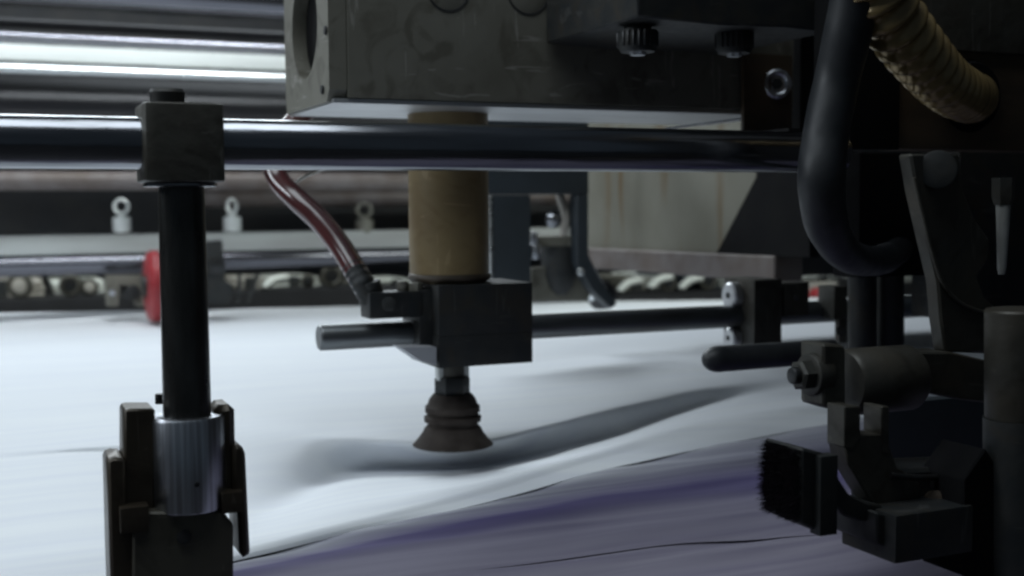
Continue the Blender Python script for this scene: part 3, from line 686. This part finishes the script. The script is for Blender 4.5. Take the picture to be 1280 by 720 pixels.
new_obj('sleeve', lathe(V(1272,522,CY), V(1272,386,CY), [(0,rpx(38,1262,450,CY)),(.02,rpx(39,1262,450,CY)),(.98,rpx(39,1262,450,CY)),(1,rpx(37,1262,450,CY))], 48), M['oilydark'], t)
new_obj('lower_post', lathe(V(1274,728,CY), V(1274,522,CY), [(0,rpx(42,1262,600,CY)),(1,rpx(42,1262,600,CY))], 48), M['black'], t)
new_obj('side_lug', prism([(1204,600),(1232,560),(1260,600),(1260,724),(1220,724),(1204,720)], CY, .03, .001), M['hole'], t)

# black twin posts behind clamps
t = thing('twin_posts', 'pair of black vertical posts below the black hose', 'posts', V(1096, 470, .78))
new_obj('post', cyl(V(1078,470,.78), V(1078,200,.78), rpx(17.5,1078,400,.78), .001), M['black'], t)
new_obj('post', cyl(V(1112,470,.78), V(1112,200,.78), rpx(17.5,1112,400,.78), .001), M['black'], t)

# rod clamps on the support bar
def rod_clamp(px, w2, ytop, ybot, lab, side):
    t = thing('rod_clamp', lab, 'clamp', V(px, ybot, Yc), 'clamps on the support bar')
    new_obj('body', pbox(px-w2, ytop, px+w2, ybot, Yc-.022, .045 if w2 > 16 else .022, .001), M['oilydark'], t)
    return t
t = rod_clamp(960, 17, 350, 434, 'tall grey clamp with pale screw heads on the support bar', 1)
for sy, r_ in ((369,16),(422,13)):
    a = Vector((V(943,sy,Yc-.022).x-.0055, Yc+.004, V(930,sy,Yc).z)); r2 = rpx(r_, 936, sy, Yc)
    s_ = new_obj('screw_head', lathe(a+Vector((.008,0,0)), a-Vector((.003,0,0)), [(0,r2),(.85,r2),(1,r2*.85)], 36), M['under'], t)
    sub('socket', lathe(a-Vector((.0028,0,0)), a-Vector((.0036,0,0)), [(0,r2*.25),(1,r2*.25)], 6), M['dark'], s_)
new_obj('cross_pin', cyl(V(946,366,Yc-.01), V(990,366,Yc-.01), rpx(12,960,366,Yc), .0008), M['black'], t)
t = rod_clamp(996, 15, 354, 394, 'small square grey clamp beside the tall one', 1)
new_obj('screw', cyl(V(996,372,Yc-.0235), V(996,372,Yc-.02), .003, .0004, 16), M['dark'], t)
t = rod_clamp(1051, 8, 358, 398, 'narrow clamp with a pale bolt just left of the black posts', 1)
new_obj('pale_bolt', cyl(V(1052,398,Yc-.01), V(1052,428,Yc-.01), rpx(8,1052,410,Yc), .0008, 6), M['oily'], t)
new_obj('dark_screw', cyl(V(1051,414,Yc-.016), V(1051,414,Yc-.02), rpx(6,1052,410,Yc), .0004, 20), M['dark'], t)

# black stop bar with rounded end
Yn = .70; a = V(893, 449, Yn); r2 = rpx(16.5, 893, 449, Yn)
prof = [(0,r2*.05)] + [(.11*(1-math.cos(q*math.pi/16)), r2*math.sin(q*math.pi/16)) for q in range(1,9)] + [(1,r2*.94)]
tag(new_obj('stop_bar', lathe(a-Vector((r2,0,0)), Vector((V(1040,449,Yn).x,Yn,a.z)), prof, 40), M['blackrub']), 'short black bar with a rounded free end pointing left over the paper', 'bar')

# clamp with hex bolt, drum, arm
Ym = .49
t = thing('bolted_clamp', 'grey clamp block with a hexagonal bolt and a round drum at the lower right', 'clamp', V(1080, 512, Ym))
new_obj('block', prism([(1029,430),(1054,431),(1058,436),(1058,512),(1048,514),(1029,508)], Ym, .019, .0012), M['oily'], t)
a = V(1014, 468, Ym+.009)
hx = new_obj('hex_bolt', join(cyl(a+Vector((.008,0,0)), a-Vector((.002,0,0)), rpx(27,1000,468,Ym), .001), lathe(a-Vector((.001,0,0)), a-Vector((.009,0,0)), [(0,rpx(20,1000,468,Ym)),(.85,rpx(20,1000,468,Ym)),(1,rpx(16,1000,468,Ym))], 6, rot=.2)), M['oilydark'], t)
sub('bolt_tip', cyl(a-Vector((.008,0,0)), a-Vector((.0125,0,0)), rpx(11,1000,468,Ym), .001, 24), M['darksteel'], hx)
A = V(1066, 478, Ym+.01); r2 = rpx(42, 1100, 478, Ym)
new_obj('drum', lathe((A.x-.004,Ym+.012,A.z),(V(1158,478,Ym).x,Ym+.012,A.z),[(0,r2*.9),(.06,r2),(.94,r2),(1,r2*.9)],64), M['oilydark'], t)
new_obj('arm', prism([(1150,440),(1190,440),(1240,452),(1240,505),(1200,500),(1150,488)], Ym+.004, .02, .001), M['oilydark'], t)

# bracket + foot + brush
Yq = .47
t = thing('brush_bracket', 'black angled bracket below the bolted clamp ending in a square foot', 'bracket', V(1140, 690, Yq))
new_obj('hanger', join(prism([(1056,508),(1076,508),(1076,545),(1066,562),(1056,560)], Yq, .014, .0006), prism([(1102,508),(1112,508),(1112,568),(1102,566)], Yq, .014, .0006),
    prism([(1056,558),(1076,543),(1102,543),(1112,556),(1122,585),(1150,600),(1150,650),(1098,640),(1078,610),(1060,580)], Yq+.0005, .013, .0006)), M['oilydark'], t)
new_obj('shelf', prism([(1108,588),(1235,582),(1235,650),(1110,640)], Yq+.003, .03, .002), M['black'], t)
new_obj('shelf_pin', tube([V(1113,594,Yq-.001), V(1150,597,Yq-.002), V(1190,596,Yq-.001)], [.0017]*3, 12), M['darksteel'], t)
new_obj('foot', join(pbox(1120,645,1216,690,Yq-.022,.04,.0015), prism([(1096,640),(1118,646),(1118,691),(1096,680)], Yq-.014, .034, .001)), M['black'], t)
new_obj('round_nut', cyl(V(1170,628,Yq-.004), V(1170,628,Yq+.006), rpx(15,1170,628,Yq), .001), M['brown'], t)

Yz = .455
t = thing('hand_brush', 'black rectangular brush with short dark bristles facing left', 'brush', V(1020, 668, Yz))
new_obj('brush_back', join(prism([(1002,560),(1042,570),(1042,668),(1030,668),(1002,655)], Yz+.004, .030, .0012), pbox(1026,571,1047,668,Yz,.008,.0012)), M['black'], t)
new_obj('curved_handle', prism([(1044,580),(1050,600),(1062,618),(1084,628),(1104,632),(1104,652),(1074,652),(1054,645),(1044,628)], Yz+.008, .014, .001), M['black'], t)
bm = bmesh.new(); rnd = random.Random(7)
base = V(1004, 610, Yz+.004)
zt_, zb_ = V(1004,565,Yz+.004).z, V(1004,652,Yz+.004).z
for k in range(2600):
    z = rnd.uniform(zb_, zt_); y = Yz+.005+rnd.random()*.028; L = rnd.uniform(.0055,.0098)*(1-.25*abs((z-(zt_+zb_)/2)/((zt_-zb_)/2))**3)
    p = Vector((base.x+.001, y, z)); d = Vector((-1, rnd.uniform(-.18,.1), rnd.uniform(-.16,.2)+.35*(z-(zt_+zb_)/2)/(zt_-zb_))).normalized()*L
    wv = Vector((0, .00016, .00022))
    v1 = bm.verts.new(p-wv); v2 = bm.verts.new(p+wv); v3 = bm.verts.new(p+d+Vector((0,0,rnd.uniform(-.0008,.0008)))); v4 = bm.verts.new(p+Vector((0,-.0003,.0002)))
    bm.faces.new((v1,v2,v3)); bm.faces.new((v1,v4,v3))
me = bpy.data.meshes.new('bristles'); bmesh.ops.translate(bm, vec=-t.location, verts=bm.verts); bm.to_mesh(me); bm.free()
me.materials.append(M['bristle']); o = bpy.data.objects.new('bristles', me); COL.objects.link(o); o.parent = t; o['kind'] = 'stuff'
